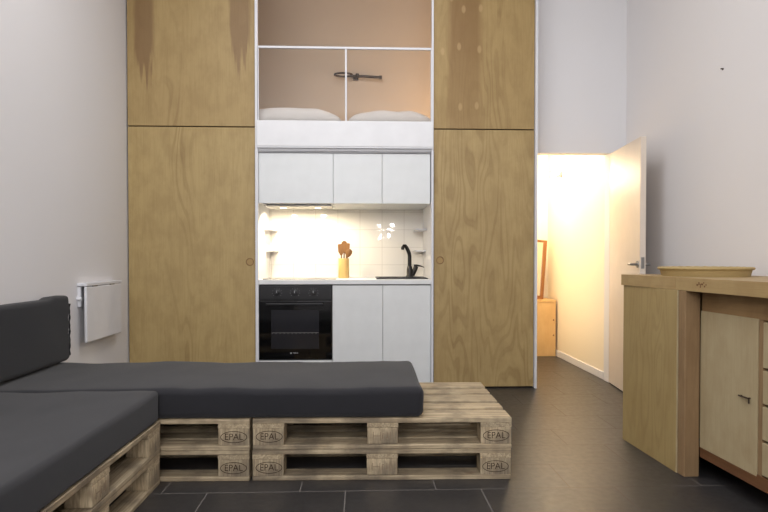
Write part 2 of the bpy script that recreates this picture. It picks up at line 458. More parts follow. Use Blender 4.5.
# loft guard: rail, mullion, side posts, two clear panes
g = thing('loft_guard', 'slim white metal guard frame with clear panes in the loft opening', 'railing', (-0.798, 4.675, 2.0905))
boxo('top_rail', 0.012, 1.342, 0, 0.02, 0.556, 0.573, FRAMEW, g, 0.002)
boxo('mullion', 0.676, 0.690, 0, 0.018, 0.0, 0.556, FRAMEW, g, 0.002)
boxo('side_post', -0.001, 0.012, 0, 0.02, 0, 0.573, FRAMEW, g, 0.002)
boxo('side_post', 1.342, 1.353, 0, 0.02, 0, 0.573, FRAMEW, g, 0.002)
PANE = m_pane('clear_pane', (0.99, 0.98, 0.965))
boxo('pane', 0.012, 0.676, 0.008, 0.012, 0, 0.556, PANE, g, 0)
boxo('pane', 0.690, 1.342, 0.008, 0.012, 0, 0.556, PANE, g, 0)

# ------------------------------------------------------------------ plywood leaves
def leaf(name, label, x0, x1, z0, z1, mat, pull=None):
    t = thing(name, label, 'panel', (x0, 4.70, z0))
    w, h = x1-x0, z1-z0
    boxo('board', 0, w, 0, 0.022, 0, h, mat, t, 0.0015)
    if pull:
        px, pz = pull[0]-x0, pull[1]-z0
        b = lathe(bmesh.new(), [(0.0, -0.0006), (0.0235, -0.0006), (0.0245, -0.003), (0.0300, -0.003), (0.0315, -0.001), (0.0315, 0.002)], 32, Matrix.Rotation(radians(-90), 4, 'X') )
        r = finish('finger_pull', b, RAILW, t, (px, 0, pz), smooth=True, angle=35)
        b2 = lathe(bmesh.new(), [(0.0, -0.001), (0.0232, -0.001), (0.0232, 0.0)], 32, Matrix.Rotation(radians(-90), 4, 'X'))
        finish('pull_recess', b2, RECESS, r, (0,0,0))
    return t
leaf('sliding_panel', 'tall lower plywood panel left of the oven, with a round finger pull', -1.79, -0.819, 0.012, 2.040, PLYA, (-0.862, 1.0))
leaf('sliding_panel', 'upper left plywood panel with two brown water stains running down', -1.79, -0.819, 2.049, 3.60, PLYB)
leaf('sliding_panel', 'tall lower plywood panel right of the sink, next to the doorway', 0.569, 1.366, 0.012, 2.036, PLYC, (0.622, 1.012))
leaf('sliding_panel', 'upper right plywood panel with dark strip and pale oval plugs', 0.569, 1.366, 2.045, 3.60, PLYD)
sbox('trim_7', -0.793, 0.550, 4.69, 4.711, 1.860, 1.879, FRAMEW)
sbox('gap_shade_left', -1.79, -0.829, 4.723, 4.74, 0, 3.60, DARKGAP)  # dark sheet behind the left leaves, stands in for shade in their gap
sbox('gap_shade_right', 0.576, 1.371, 4.723, 4.74, 0, 3.60, DARKGAP)  # same dark stand-in for gap shade behind the right leaves

# ------------------------------------------------------------------ kitchen
def cab_door(t, w, h, x=0, z=0, y=0, mat=CABW, handle=None):
    d = boxo('door', 0.0015, w-0.0015, 0, 0.018, 0.0015, h-0.0015, mat, t, 0.0012, loc=(x, y, z))
    return d
def base_cab(label, x0, x1):
    t = thing('base_cabinet', label, 'cabinet', (x0, 4.70, 0.0), group=None)
    w = x1-x0
    boxo('body', 0.001, w-0.001, 0.019, 0.575, 0.10, 0.822, CARC, t, 0)
    boxo('plinth', 0.001, w-0.001, 0.05, 0.066, 0.0, 0.099, FRAMEW, t, 0)
    cab_door(t, w, 0.772, 0, 0.045)
base_cab('white handleless base cabinet directly right of the oven', -0.224, 0.171)
base_cab('white handleless base cabinet below the sink', 0.171, 0.549)
def wall_cab(label, x0, x1):
    t = thing('wall_cabinet', label, 'cabinet', (x0, 4.705, 1.457))
    w = x1-x0
    boxo('body', 0.001, w-0.001, 0.019, 0.603, 0.0, 0.390, CABW, t, 0)
    cab_door(t, w, 0.392, 0, -0.002)
wall_cab('widest white wall cabinet, above the hob with two lit spots', -0.795, -0.216)
wall_cab('middle white wall cabinet of the three over the counter', -0.216, 0.166)
wall_cab('white wall cabinet above the sink, nearest the right plywood panel', 0.166, 0.545)

wt = thing('kitchen_worktop', 'slim white kitchen worktop over the oven and base cabinets', 'worktop', (-0.804, 4.69, 0.824))
bm = bmesh.new()
box(bm, 0, 1.352, 0, 0.618, 0, 0.036, 0.003)
finish('slab', bm, WHITE, wt)

# oven
ov = thing('built_in_oven', 'black built-in oven with three knobs under the white worktop', 'oven', (-0.803, 4.695, 0.2))
boxo('housing', 0.002, 0.574, 0.022, 0.55, 0.033, 0.618, BLACK, ov, 0)
boxo('control_panel', 0.003, 0.575, 0.0, 0.021, 0.505, 0.614, BLACK, ov, 0.003)
od = boxo('door', 0.003, 0.575, -0.004, 0.021, 0.037, 0.497, BGLASS, ov, 0.006, 3)
boxo('window', 0.105, 0.475, -0.0052, -0.003, 0.122, 0.425, BWIN, od, 0)
# rack lines seen through the window
bm = bmesh.new()
for q in range(12): box(bm, 0.11+q*0.031, 0.113+q*0.031, -0.0058, -0.0052, 0.238, 0.246)
box(bm, 0.108, 0.472, -0.0058, -0.0052, 0.246, 0.249)
finish('oven_rack', bm, STEEL, od)
bm = bmesh.new(); tube(bm, [(0.07, -0.036, 0.474), (0.508, -0.036, 0.474)], 0.008, 12)
for hx in (0.09, 0.488): tube(bm, [(hx, -0.036, 0.474), (hx, -0.002, 0.474)], 0.006, 8)
finish('handle', bm, GRANITE, od, smooth=True, angle=40)
lg = bmesh.new(); box(lg, 0.252, 0.263, -0.0052, -0.0042, 0.083, 0.093)
finish('logo_square', lg, LOGO, od)
text_mesh('maker_name', 'TEKA', 0.014, LOGO, od, (0.292, -0.0046, 0.088), (radians(90),0,0), 0.0003, sx=1.3)
for kx in (0.150, 0.289, 0.433):
    b = lathe(bmesh.new(), [(0, 0.030), (0.015, 0.029), (0.018, 0.022), (0.019, 0.004), (0.024, 0.003), (0.024, 0.0)], 28, Matrix.Rotation(radians(90), 4, 'X'))
    kn = finish('knob', b, BLACK, ov, (kx, 0, 0.560), smooth=True, angle=40)
    boxo('pointer', -0.0015, 0.0015, -0.032, -0.0295, 0.0, 0.016, LOGO, kn, 0)
    bm = bmesh.new()
    for a in range(-4, 5):
        r = 0.036; th = radians(90+a*32)
        box(bm, r*cos(th)-0.0012, r*cos(th)+0.0012, -0.0008, 0, r*sin(th)-0.0012, r*sin(th)+0.0012)
    finish('dial_marks', bm, LOGO, kn)
boxo('bottom_trim', 0.003, 0.575, 0.0, 0.02, 0.0, 0.030, CABW, ov, 0.001)
boxo('plinth', 0.003, 0.575, 0.05, 0.066, -0.2, -0.001, FRAMEW, ov, 0)

# hob
hb = thing('induction_hob', 'thin black glass hob set into the white worktop above the oven', 'hob', (-0.775, 4.77, 0.8602))
boxo('glass_top', 0, 0.575, 0, 0.48, 0, 0.006, BGLASS, hb, 0.002)
for cx, cy, r in ((0.15,0.13,0.07),(0.42,0.13,0.09),(0.15,0.35,0.09),(0.42,0.35,0.07)):
    finish('cooking_zone', lathe(bmesh.new(), [(r-0.002,0.0059),(r-0.002,0.00615),(r,0.00615),(r,0.0059)], 40), STEEL, hb, (cx, cy, 0))

# sink and tap
sk = thing('kitchen_sink', 'black composite sink set flush in the worktop near the right panel', 'sink', (0.125, 4.80, 0.8602))
W, D = 0.415, 0.42
bm = bmesh.new()
box(bm, 0, W, 0, 0.03, 0, 0.009, 0.003); box(bm, 0, W, D-0.09, D, 0, 0.009, 0.003)
box(bm, 0, 0.03, 0.03, D-0.09, 0, 0.009, 0.003); box(bm, W-0.03, W, 0.03, D-0.09, 0, 0.009, 0.003)
finish('rim', bm, GRANITE, sk)
boxo('basin', 0.03, W-0.03, 0.03, D-0.09, 0.0, 0.002, BLACK, sk, 0)
b = lathe(bmesh.new(), [(0, 0.0035), (0.03, 0.0035), (0.038, 0.002)], 24); finish('drain', b, STEEL, sk, (0.2, 0.18, 0), smooth=True)

tp = thing('kitchen_tap', 'black tall kitchen tap with a side lever behind the sink', 'tap', (0.420, 5.17, 0.8694))
b = lathe(bmesh.new(), [(0, 0), (0.031, 0), (0.031, 0.006), (0.026, 0.012), (0.025, 0.06), (0.021, 0.085), (0.018, 0.09)], 28)
finish('base', b, TAPM, tp, smooth=True, angle=40)
pts = [(0,0,0.06),(0,0,0.12),(0,0,0.178),(-0.004,-0.002,0.200),(-0.016,-0.010,0.228),(-0.029,-0.018,0.252),(-0.040,-0.025,0.264),(-0.052,-0.032,0.264),(-0.060,-0.037,0.252)]
finish('spout', tube(bmesh.new(), pts, [0.0165,0.0165,0.0165,0.0165,0.016,0.0155,0.0155,0.015,0.0145], 16), TAPM, tp, smooth=True, angle=50)
finish('nozzle', tube(bmesh.new(), [(-0.060,-0.037,0.254),(-0.065,-0.040,0.232)], [0.016,0.013], 16), TAPM, tp, smooth=True, angle=50)
finish('valve_body', tube(bmesh.new(), [(0.022,0,0.012),(0.046,-0.004,0.062),(0.056,-0.004,0.088)], [0.02,0.021,0.02], 16), TAPM, tp, smooth=True, angle=50)
finish('lever', tube(bmesh.new(), [(0.036,-0.004,0.094),(0.060,-0.006,0.096),(0.095,-0.008,0.091),(0.125,-0.01,0.080)], [0.011,0.010,0.006,0.004], 12), TAPM, tp, smooth=True, angle=50)

# utensil pot and utensils
pot = thing('utensil_pot', 'tall pale bamboo pot holding wooden utensils on the white worktop', 'pot', (-0.1455, 5.08, 0.860))
b = lathe(bmesh.new(), [(0, 0), (0.042, 0), (0.045, 0.004), (0.045, 0.165), (0.044, 0.167), (0.040, 0.166), (0.040, 0.012), (0, 0.012)], 40)
finish('body', b, BAMBOO, pot, smooth=True, angle=40)
bm = lathe(bmesh.new(), [(0.0452, 0.012), (0.0462, 0.014), (0.0462, 0.018), (0.0452, 0.02)], 40)
finish('ring', bm, BAMBOO, pot, smooth=True)
def utensil(name, label, base, tip, kind, yaw=0):
    base = Vector(base); tip = Vector(tip); d = tip-base; L = d.length
    q = Vector((0,0,1)).rotation_difference(d)
    t = thing(name, label, 'utensil', tuple(base))
    t.rotation_mode = 'QUATERNION'; t.rotation_quaternion = q @ Euler((0,0,yaw)).to_quaternion()
    finish('handle', tube(bmesh.new(), [(0,0,0),(0,0,L*0.4),(0,0,L-0.045)], [0.006,0.006,0.005], 10), SPOON, t, smooth=True, angle=50)
    bm = bmesh.new()
    if kind == 'spoon':
        lathe(bm, [(0, -0.045), (0.012, -0.036), (0.023, -0.016), (0.026, 0.0), (0.023, 0.016), (0.013, 0.027), (0, 0.031)], 20,
              Matrix.Translation((0,0,L-0.03)) @ Matrix.Diagonal((1, 0.3, 1, 1)))
        finish('bowl', bm, SPOON, t, smooth=True)
    else:
        prism(bm, [(-0.008,-0.06),(0.008,-0.06),(0.024,-0.03),(0.027,0.03),(0.021,0.036),(-0.021,0.036),(-0.027,0.03),(-0.024,-0.03)], -0.003, 0.003,
              Matrix.Translation((0,0,L-0.035)) @ Matrix.Rotation(radians(90), 4, 'X'))
        finish('blade', bm, SPOON, t)
PX, PY, PZ = -0.1455, 5.08, 0.8725
utensil('wooden_spatula', 'flat wooden spatula standing leftmost in the bamboo pot', (PX-0.016,PY+.010,PZ), (PX-0.024,PY+0.014,PZ+0.275), 'spatula', 0.1)
utensil('wooden_spoon', 'tallest wooden spoon standing upright in the bamboo pot', (PX+0.000,PY+.026,PZ), (PX+0.004,PY+0.034,PZ+0.303), 'spoon', 0.2)
utensil('wooden_spatula', 'flat wooden spatula upright at the right in the bamboo pot', (PX+0.017,PY+.010,PZ), (PX+0.026,PY+0.012,PZ+0.282), 'spatula', -0.15)
utensil('wooden_spoon', 'short wooden spoon leaning out to the right of the bamboo pot', (PX-0.028,PY-.006,PZ), (PX+0.056,PY-0.014,PZ+0.232), 'spoon', 0.0)

# lit hood strip with two spots
hd = thing('hood_strip', 'steel cooker hood strip under the widest wall cabinet with two lit spots', 'cooker hood', (-0.755, 4.78, 1.455))
boxo('body', 0, 0.52, 0, 0.27, -0.014, 0, STEEL, hd, 0.003)
LED = m_emit('warm_lamp_glow', (1.0, 0.86, 0.62), 30)
for lx in (0.125, 0.405):
    b = lathe(bmesh.new(), [(0.034, -0.0145), (0.034, -0.018), (0.024, -0.0185), (0.024, -0.0145)], 24)
    s_ = finish('spot_ring', b, FRAMEW, hd, (lx, 0.13, 0), smooth=True, angle=40)
    b = lathe(bmesh.new(), [(0, -0.0175), (0.0235, -0.0172), (0.0235, -0.0145)], 24)
    finish('spot_lens', b, LED, s_, (0,0,0))
boxo('filter', 0.19, 0.34, 0.04, 0.24, -0.0165, -0.0142, STEEL, hd, 0)

# side shelves
for i, (x0, x1, z, lab) in enumerate((
        (0.462, 0.550, 1.262, 'upper small white shelf on the right side wall above the sink'),
        (0.462, 0.550, 1.085, 'lower small white shelf on the right side wall above the tap'),
        (-0.805, -0.725, 1.262, 'upper small white shelf on the left side wall beside the hob'),
        (-0.805, -0.725, 1.085, 'lower small white shelf on the left side wall beside the hob'))):
    t = thing('side_shelf', lab, 'shelf', (x0, 4.98 if i % 2 == 0 else 5.06, z))
    dy = 0.33 if i % 2 == 0 else 0.25
    boxo('board', 0, x1-x0, 0, dy-0.001, 0, 0.012, FRAMEW, t, 0.001)

# ------------------------------------------------------------------ loft contents
mt = thing('loft_mattress', 'white bed mattress lying on the loft floor behind the fascia', 'mattress', (-0.12, 5.38, 1.951))
finish('cover', soft_box(1.9, 1.1, 0.14, 0.04, 0.12), LINEN, mt, smooth=True)
def pillow(label, cx, w, h, skew, seed):
    t = thing('white_pillow', label, 'pillow', (cx, 4.92, 2.0925))
    bm = bmesh.new(); nx, ny = 40, 16
    def P(i, j, s):
        u = -1+2*i/nx; v = -1+2*j/ny
        e = (1-abs(u)**3.6)**0.6*(1-abs(v)**5)**0.6
        uu = u-skew*(1-u*u)
        z = e*h*(0.86+0.14*cos(uu*1.5)) + 0.010*noise.noise(Vector((u*3+seed, v*2, s)))*e
        if s < 0: z = -0.02*e
        cor = 1-0.06*(u*u*v*v)
        return (u*w/2*cor, v*0.17*cor, z+0.02)
    top = [[bm.verts.new(P(i,j,1)) for j in range(ny+1)] for i in range(nx+1)]
    bot = [[(top[i][j] if i in (0,nx) or j in (0,ny) else bm.verts.new(P(i,j,-1))) for j in range(ny+1)] for i in range(nx+1)]
    for i in range(nx):
        for j in range(ny):
            bm.faces.new((top[i][j], top[i+1][j], top[i+1][j+1], top[i][j+1]))
            try: bm.faces.new((bot[i][j+1], bot[i+1][j+1], bot[i+1][j], bot[i][j]))
            except ValueError: pass
    finish('pillowcase', bm, LINEN, t, smooth=True)
pillow('plump white pillow at the left end of the loft bed', -0.56, 0.84, 0.118, -0.1, 1.0)
pillow('flatter white pillow at the right end of the loft bed', 0.235, 0.70, 0.10, 0.1, 5.0)

lm = thing('wall_lamp', 'slim dark swing-arm wall lamp with a ring head on the loft back wall', 'lamp', (-0.055, 5.998, 2.81))
boxo('wall_mount', -0.02, 0.03, -0.03, 0, -0.02, 0.03, DKMETAL, lm, 0.003)
finish('arm', tube(bmesh.new(), [(-0.05,-0.05,0.012),(0.10,-0.06,0.006),(0.245,-0.07,-0.004)], 0.013, 10), DKMETAL, lm, smooth=True, angle=50)
finish('end_cap', tube(bmesh.new(), [(0.235,-0.07,-0.004),(0.262,-0.072,-0.005)], 0.018, 12), DKMETAL, lm, smooth=True, angle=50)
finish('ring_head', tube(bmesh.new(), [(-0.115+0.085*cos(a*pi/16), -0.10+0.05*sin(a*pi/16), 0.008-0.002*sin(a*pi/16)) for a in range(32)], 0.010, 8, True), DKMETAL, lm, smooth=True)
finish('joint', tube(bmesh.new(), [(0.02,-0.055,-0.005),(0.02,-0.055,0.032)], 0.018, 12), DKMETAL, lm, smooth=True, angle=50)

# ------------------------------------------------------------------ folded wall table
ft = thing('folding_wall_table', 'small white drop-leaf table folded flat against the left wall', 'table', (-1.80, 3.80, 0.478))
boxo('wall_shelf', 0.0, 0.062, 0.075, 0.635, 0.372, 0.392, FRAMEW, ft, 0.003)
boxo('leaf', 0.043, 0.062, 0.070, 0.625, 0.010, 0.369, FRAMEW, ft, 0.009, 4)
boxo('bracket', 0.0, 0.02, 0.078, 0.103, 0.24, 0.367, FRAMEW, ft, 0.002)
bm = bmesh.new(); tube(bm, [(0.001,0.070,0.292),(0.03,0.070,0.292)], 0.011, 12); finish('knob', bm, FRAMEW, ft, smooth=True, angle=40)
for hy in (0.16, 0.43): finish('hinge', tube(bmesh.new(), [(0.060,hy,0.3705),(0.060,hy+0.07,0.3705)], 0.004, 8), STEEL, ft, smooth=True, angle=40)

# ------------------------------------------------------------------ pallets
def make_pallet(label):
    t = thing('euro_pallet', label, 'pallet', group=None)
    L, Wd = 1.2, 0.8
    ws = (0.145, 0.1, 0.145, 0.1, 0.145); gap = (Wd-sum(ws))/4
    y = 0
    for i, w in enumerate(ws):   # top deck boards along x
        boxo('deck_board', 0, L, -w/2, w/2, 0, 0.022, PAL['X'], t, 0.003, 2, loc=(0, y+w/2, 0.122)); y += w+gap
    for x, w in ((0, 0.145), (0.5275, 0.145), (1.055, 0.145)):
        boxo('stringer_board', -w/2, w/2, 0.001, Wd-0.001, 0, 0.022, PAL['Y'], t, 0.002, 2, loc=(x+w/2, 0, 0.100))
    for yy, w in ((0, 0.1), (0.3275, 0.145), (0.7, 0.1)):
        boxo('bottom_board', 0.0, L, -w/2, w/2, 0, 0.022, PAL['X'], t, 0.004, 2, loc=(0, yy+w/2, 0))
        for k, x in enumerate((0, 0.5275, 1.055)):
            b = boxo('block', -0.0715, 0.0715, -w/2+0.001, w/2-0.001, 0, 0.078, PAL['Z'], t, 0.006 if k == 1 else 0.003, 2, loc=(x+0.0725, yy+w/2, 0.022))
            if yy == 0 and k != 1:
                dx = 0.004 if k == 0 else 0.0
                text_mesh('branded_letters', 'EPAL', 0.043, INK, b, (dx, -w/2+0.0004, 0.039), (radians(90),0,0), 0.0004, -0.0003, 0.92)
                bm = bmesh.new(); tube(bm, [(dx+0.060*cos(a*pi/20), -w/2+0.0006, 0.039+0.026*sin(a*pi/20)) for a in range(40)], 0.0014, 4, True)
                finish('branded_oval', bm, INK, b)
            if yy == 0 and k == 1:
                bm = bmesh.new(); yv = -w/2+0.0006
                for xa, xb, za, zb in ((-0.045,-0.042,0.022,0.058),(-0.012,-0.009,0.018,0.058),(0.034,0.037,0.022,0.060),(-0.045,-0.012,0.039,0.0415),
                                       (-0.002,0.008,0.048,0.051),(0.014,0.024,0.030,0.033),(-0.002,0.002,0.026,0.046),(0.020,0.023,0.033,0.056)):
                    box(bm, xa, xb, yv-0.0008, yv+0.0008, za, zb)
                finish('faint_stamp', bm, INK2, b)
    return t
P0 = make_pallet('lower wooden pallet of the front stack, wood end bare at its right')
def place(src, x, y, z, rz, label, first=False):
    o = src if first else copy_tree(src)
    o.location = (x, y, z); o.rotation_euler = (0, 0, rz); o['label'] = label
    o['group'] = 'euro pallets carrying the sofa cushions'
    if 'chaise' in label:
        for b in list(o.children):
            for k in list(b.children):
                if k.name.startswith('branded'): bpy.data.objects.remove(k)
    return o
rz = radians(-1.1)
place(P0, -0.502, 2.775, 0.0, rz, 'bottom wooden pallet of the front right stack, resting on the dark floor', True)
place(P0, -0.500, 2.773, 0.1445, rz, 'top wooden pallet of the front right stack, its slatted end left bare')
place(P0, -1.715, 2.795, 0.0, rz, 'bottom wooden pallet in the inner corner stack beneath the seat mattress')
place(P0, -1.713, 2.793, 0.1445, rz, 'top wooden pallet in the inner corner stack beneath the seat mattress')
rc = radians(90-0.9)
CX, CY = -0.935, 1.558
place(P0, CX, CY, 0.0, rc, 'bottom wooden pallet under the left chaise, long side facing the floor gap')
place(P0, CX+0.003, CY, 0.1445, rc, 'top wooden pallet under the left chaise, touching the chaise mattress')
place(P0, CX-0.02, CY-1.205, 0.0, rc, 'bottom wooden pallet at the near end of the left chaise')
place(P0, CX-0.017, CY-1.205, 0.1445, rc, 'top wooden pallet at the near end of the left chaise')

# ------------------------------------------------------------------ mattresses and cushion
def disp_m(seed, amp):
    def f(w, p):
        n1 = noise.noise(Vector((w.x*2.2+seed, w.y*2.2, w.z*3)))
        n2 = noise.noise(Vector((w.x*7+seed, w.y*3, w.z*7+3)))
        k = 1.0 if p.z > 0 else 0.0
        n3 = noise.noise(Vector((w.x*14+seed, w.y*6, w.z*9+3)))
        return Vector((n2*amp*0.7, n2*amp*0.7, (n1*amp*1.1+n2*amp*0.6+n3*amp*.25)*k))
    return f
m1 = thing('seat_mattress', 'long charcoal mattress lying across the pallets in front of the kitchen', 'mattress', (-0.753, 3.145, 0.2895), (0,0,radians(-0.6)))
finish('cover', soft_box(2.10, 0.76, 0.139, 0.034, 0.045, disp_m(3.1, 0.007)), FAB, m1, smooth=True)
m2 = thing('chaise_mattress', 'charcoal mattress running along the left wall towards the viewer', 'mattress', (-1.352, 1.757, 0.2895), (0,0,radians(-0.9)))
finish('cover', soft_box(0.85, 2.00, 0.139, 0.022, 0.045, disp_m(9.4, 0.007)), FAB, m2, smooth=True)
# seam piping running along the long upper edge of the chaise mattress
cu_ = thing('back_cushion', 'black upholstered back cushion standing against the left wall', 'cushion', (-1.742, 2.65, 0.434))
def dc(w, p):
    b = 0.006*noise.noise(Vector((w.x*4, w.y*2.5, w.z*5)))
    s = 0.0
    if p.y > 0.88: s = 0.006*sin(p.z*70)
    return Vector((b*1.2, s, b*0.8 + (0.012 if (p.z > 0.15 and p.y > 0.75) else 0)))
finish('cover', soft_box(0.10, 1.82, 0.366, 0.028, 0.04, dc), FABC, cu_, smooth=True)
bm = bmesh.new()
tube(bm, [(0.046, 0.905+0.003*sin(z*80), z) for z in [0.03+0.0125*i for i in range(25)]], [0.005+0.0015*sin(i*1.9) for i in range(25)], 8)
finish('piping', bm, FABC, cu_, smooth=True)

# ------------------------------------------------------------------ sideboard
PSI = radians(2.3)
sb = thing('wooden_sideboard', 'long rustic wooden sideboard with plywood end and pale door at the right wall', 'sideboard', (1.486, 3.345, 0), (0,0,PSI))
LEN = 1.75; DEP = 0.55
# worktop in two lengths
def top_len(ya, yb, z0, z1):
    fx = lambda y: -0.008 + 0.026*(-y)
    return finish('worktop', prism(bmesh.new(), [(fx(ya), ya), (fx(yb), yb), (DEP+0.02, yb), (DEP+0.02, ya)], z0, z1), PLYTOP, sb)
wtp = top_len(0.008, -0.519, 0.877, 0.937)
wt2 = top_len(-0.5205, -LEN, 0.8768, 0.9372)
bm = bmesh.new()
for (yy, zz, dy, dz) in ((-.600,.908,.006,.004),(-.612,.915,.004,.006),(-.622,.905,.003,.009),(-.634,.912,.006,.004),(-.646,.919,.003,.003),(-.652,.903,.004,.004),(-.662,.911,.003,.003)):
    yy -= 0.085; fx = -0.008-0.026*yy; box(bm, fx-0.0006, fx+0.002, yy-dy, yy+dy, zz-dz, zz+dz)
finish('dark_dents', bm, RED, wt2)
boxo('end_panel', 0.002, 0.024, -0.535, 0.0, 0.0, 0.876, PLYE, sb, 0.0015)
boxo('panel_edge', 0.002, 0.026, -0.541, -0.535, 0.0, 0.876, PALE, sb, 0.001)
boxo('far_end_panel', 0.025, DEP, -0.022, 0.0, 0.0, 0.876, PLYE, sb, 0)
boxo('post', 0.006, 0.080, -0.600, -0.542, 0.0, 0.876, POSTW, sb, 0.004)
boxo('back_panel', DEP-0.02, DEP, -LEN, -0.022, 0.0, 0.876, RED, sb, 0)
FX = 0.085   # recess of the front
boxo('top_rail', FX, FX+0.04, -LEN+0.06, -0.601, 0.780, 0.876, RAILW, sb, 0.002)
boxo('bottom_rail', FX-0.004, FX+0.04, -LEN+0.06, -0.601, 0.095, 0.150, RED, sb, 0.002)
boxo('shelf_floor', FX+0.04, DEP-0.02, -LEN+0.06, -0.601, 0.10, 0.125, RED, sb, 0)
boxo('divider', FX-0.002, DEP-0.02, -1.012, -0.988, 0.151, 0.779, POSTW, sb, 0.001)
boxo('front_post', 0.010, 0.098, -LEN, -LEN+0.06, 0.0, 0.876, POSTW, sb, 0.004)
boxo('rear_leg', DEP-0.09, DEP-0.021, -LEN, -LEN+0.06, 0.0, 0.876, POSTW, sb, 0.004)
dr = boxo('door', FX-0.006, FX+0.014, -0.985, -0.603, 0.142, 0.783, PALE, sb, 0.002)
h_ = bmesh.new(); tube(h_, [(FX-0.018,-0.890,0.452),(FX-0.018,-0.950,0.452)], 0.0035, 8)
tube(h_, [(FX-0.018,-0.895,0.452),(FX-0.004,-0.895,0.452)], 0.003, 8); tube(h_, [(FX-0.018,-0.945,0.452),(FX-0.004,-0.945,0.452)], 0.003, 8)
tube(h_, [(FX-0.012,-0.945,0.452),(FX-0.012,-0.945,0.43)], 0.003, 8)
finish('handle', h_, DKMETAL, dr, smooth=True, angle=50)
boxo('door_edge', FX-0.007, FX+0.014, -0.985, -0.603, 0.134, 0.1415, RED, dr, 0)
zc = [0.152, 0.295, 0.440, 0.585, 0.778]
for a, b in zip(zc, zc[1:]):
    d_ = boxo('drawer', FX-0.004, FX+0.3, -LEN+0.062, -1.014, a+0.006, b-0.006, PALE, sb, 0.002)
    kb = lathe(bmesh.new(), [(0,0.022),(0.010,0.020),(0.012,0.014),(0.006,0.008),(0.007,0)], 16, Matrix.Rotation(radians(-90), 4, 'Y'))
    finish('knob', kb, DKMETAL, d_, (FX-0.004, -1.40, (a+b)/2), smooth=True, angle=50)

# basket tray on the sideboard
tr = thing('woven_tray', 'wide shallow woven tray lying on top of the wooden sideboard', 'tray', (1.79, 3.06, 0.9372))
b = lathe(bmesh.new(), [(0, 0.004), (0.0, 0.0), (0.205, 0.0), (0.208, 0.008), (0.212, 0.026), (0.217, 0.036), (0.213, 0.038), (0.206, 0.034), (0.202, 0.012), (0.198, 0.006), (0, 0.004)], 72)
finish('bowl', b, BASKET, tr, smooth=True, angle=60)
finish('rim', tube(bmesh.new(), [(0.219*cos(a*pi/48), 0.219*sin(a*pi/48), 0.040+0.0008*sin(a*2.1)) for a in range(96)], 0.007, 8, True), BASKET, tr, smooth=True)

# ------------------------------------------------------------------ open door
DH = Vector((2.040, 4.855, 0)); DF = Vector((1.966, 4.16, 0)); dd = DF-DH
dr_ = thing('door_1', 'white door standing open against the right wall', 'door', tuple(DH), (0,0, math.atan2(dd.y, dd.x)))
del dr_['label']; del dr_['category']; dr_['kind'] = 'structure'
DL = dd.length
DOORP = m_simple('door_paint', srgb(226,212,196), 0.4, 0.45)
boxo('door_leaf', 0, DL, 0, 0.04, 0.008, 1.885, DOORP, dr_, 0.002)
for sgn, y0 in ((-1, 0.0), (1, 0.04)):
    bm = bmesh.new()
    tube(bm, [(DL-0.045, y0, 0.985), (DL-0.045, y0+sgn*0.045, 0.985)], 0.009, 12)
    tube(bm, [(DL-0.045, y0+sgn*0.045, 0.985), (DL-0.100, y0+sgn*0.046, 0.985)], 0.008, 12)
    lathe(bm, [(0, 0.006), (0.024, 0.006), (0.026, 0.0)], 24, Matrix.Translation((DL-0.045, y0, 0.985)) @ Matrix.Rotation(radians(-90*sgn), 4, 'X'))
    finish('door_handle', bm, STEEL, dr_, smooth=True, angle=40)
boxo('latch_plate', DL, DL+0.0012, 0.009, 0.031, 0.955, 1.035, STEEL, dr_, 0)

# tiny screw left in the right wall
sc_ = bmesh.new(); tube(sc_, [(0,0,0),(-0.014,0,0.002)], 0.004, 10); lathe(sc_, [(0,0.004),(0.007,0.002),(0.007,0)], 16, Matrix.Rotation(radians(-90), 4, 'Y'))
tag(finish('wall_screw', sc_, DKMETAL, loc=(2.18, 3.553, 2.168), smooth=True, angle=40), 'tiny dark screw left high on the bare right wall', 'screw')

# ------------------------------------------------------------------ hall contents
hc = thing('wooden_box', 'pale birch box on the hall floor seen through the doorway', 'box', (1.72, 6.20, 0))
boxo('side', 0.0, 0.318, 0, 0.33, 0.0, 0.565, HALLBOX, hc, 0.002)
boxo('top', -0.002, 0.320, -0.004, 0.332, 0.566, 0.590, HALLBOX, hc, 0.002)
bm = bmesh.new()
for zz in (0.22, 0.38): lathe(bm, [(0,0.003),(0.009,0.002),(0.009,0)], 12, Matrix.Translation((0.295, 0, zz)) @ Matrix.Rotation(radians(90), 4, 'X'))
finish('screw_cap', bm, FRAMEWOOD, hc)
mi = thing('framed_mirror', 'wood-framed mirror leaning on the birch box in the hall', 'mirror', (1.672, 6.28, 0.5922), (radians(-6), radians(5.5), 0))
mi.location.z = 0.5905+0.26*sin(radians(5.5))+0.002
bm = bmesh.new(); FW, FH = 0.26, 0.63
bm2 = [(0,0.035,0,FH),(FW-0.035,FW,0,FH),(0.035,FW-0.035,0,0.035),(0.035,FW-0.035,FH-0.022,FH)]
for a,b_,c_,d_ in bm2: box(bm, a,b_,0,0.04,c_,d_,0.002)
finish('frame', bm, FRAMEWOOD, mi)
boxo('mirror_glass', 0.035, FW-0.035, 0.016, 0.022, 0.035, FH-0.022, MIRROR, mi, 0)

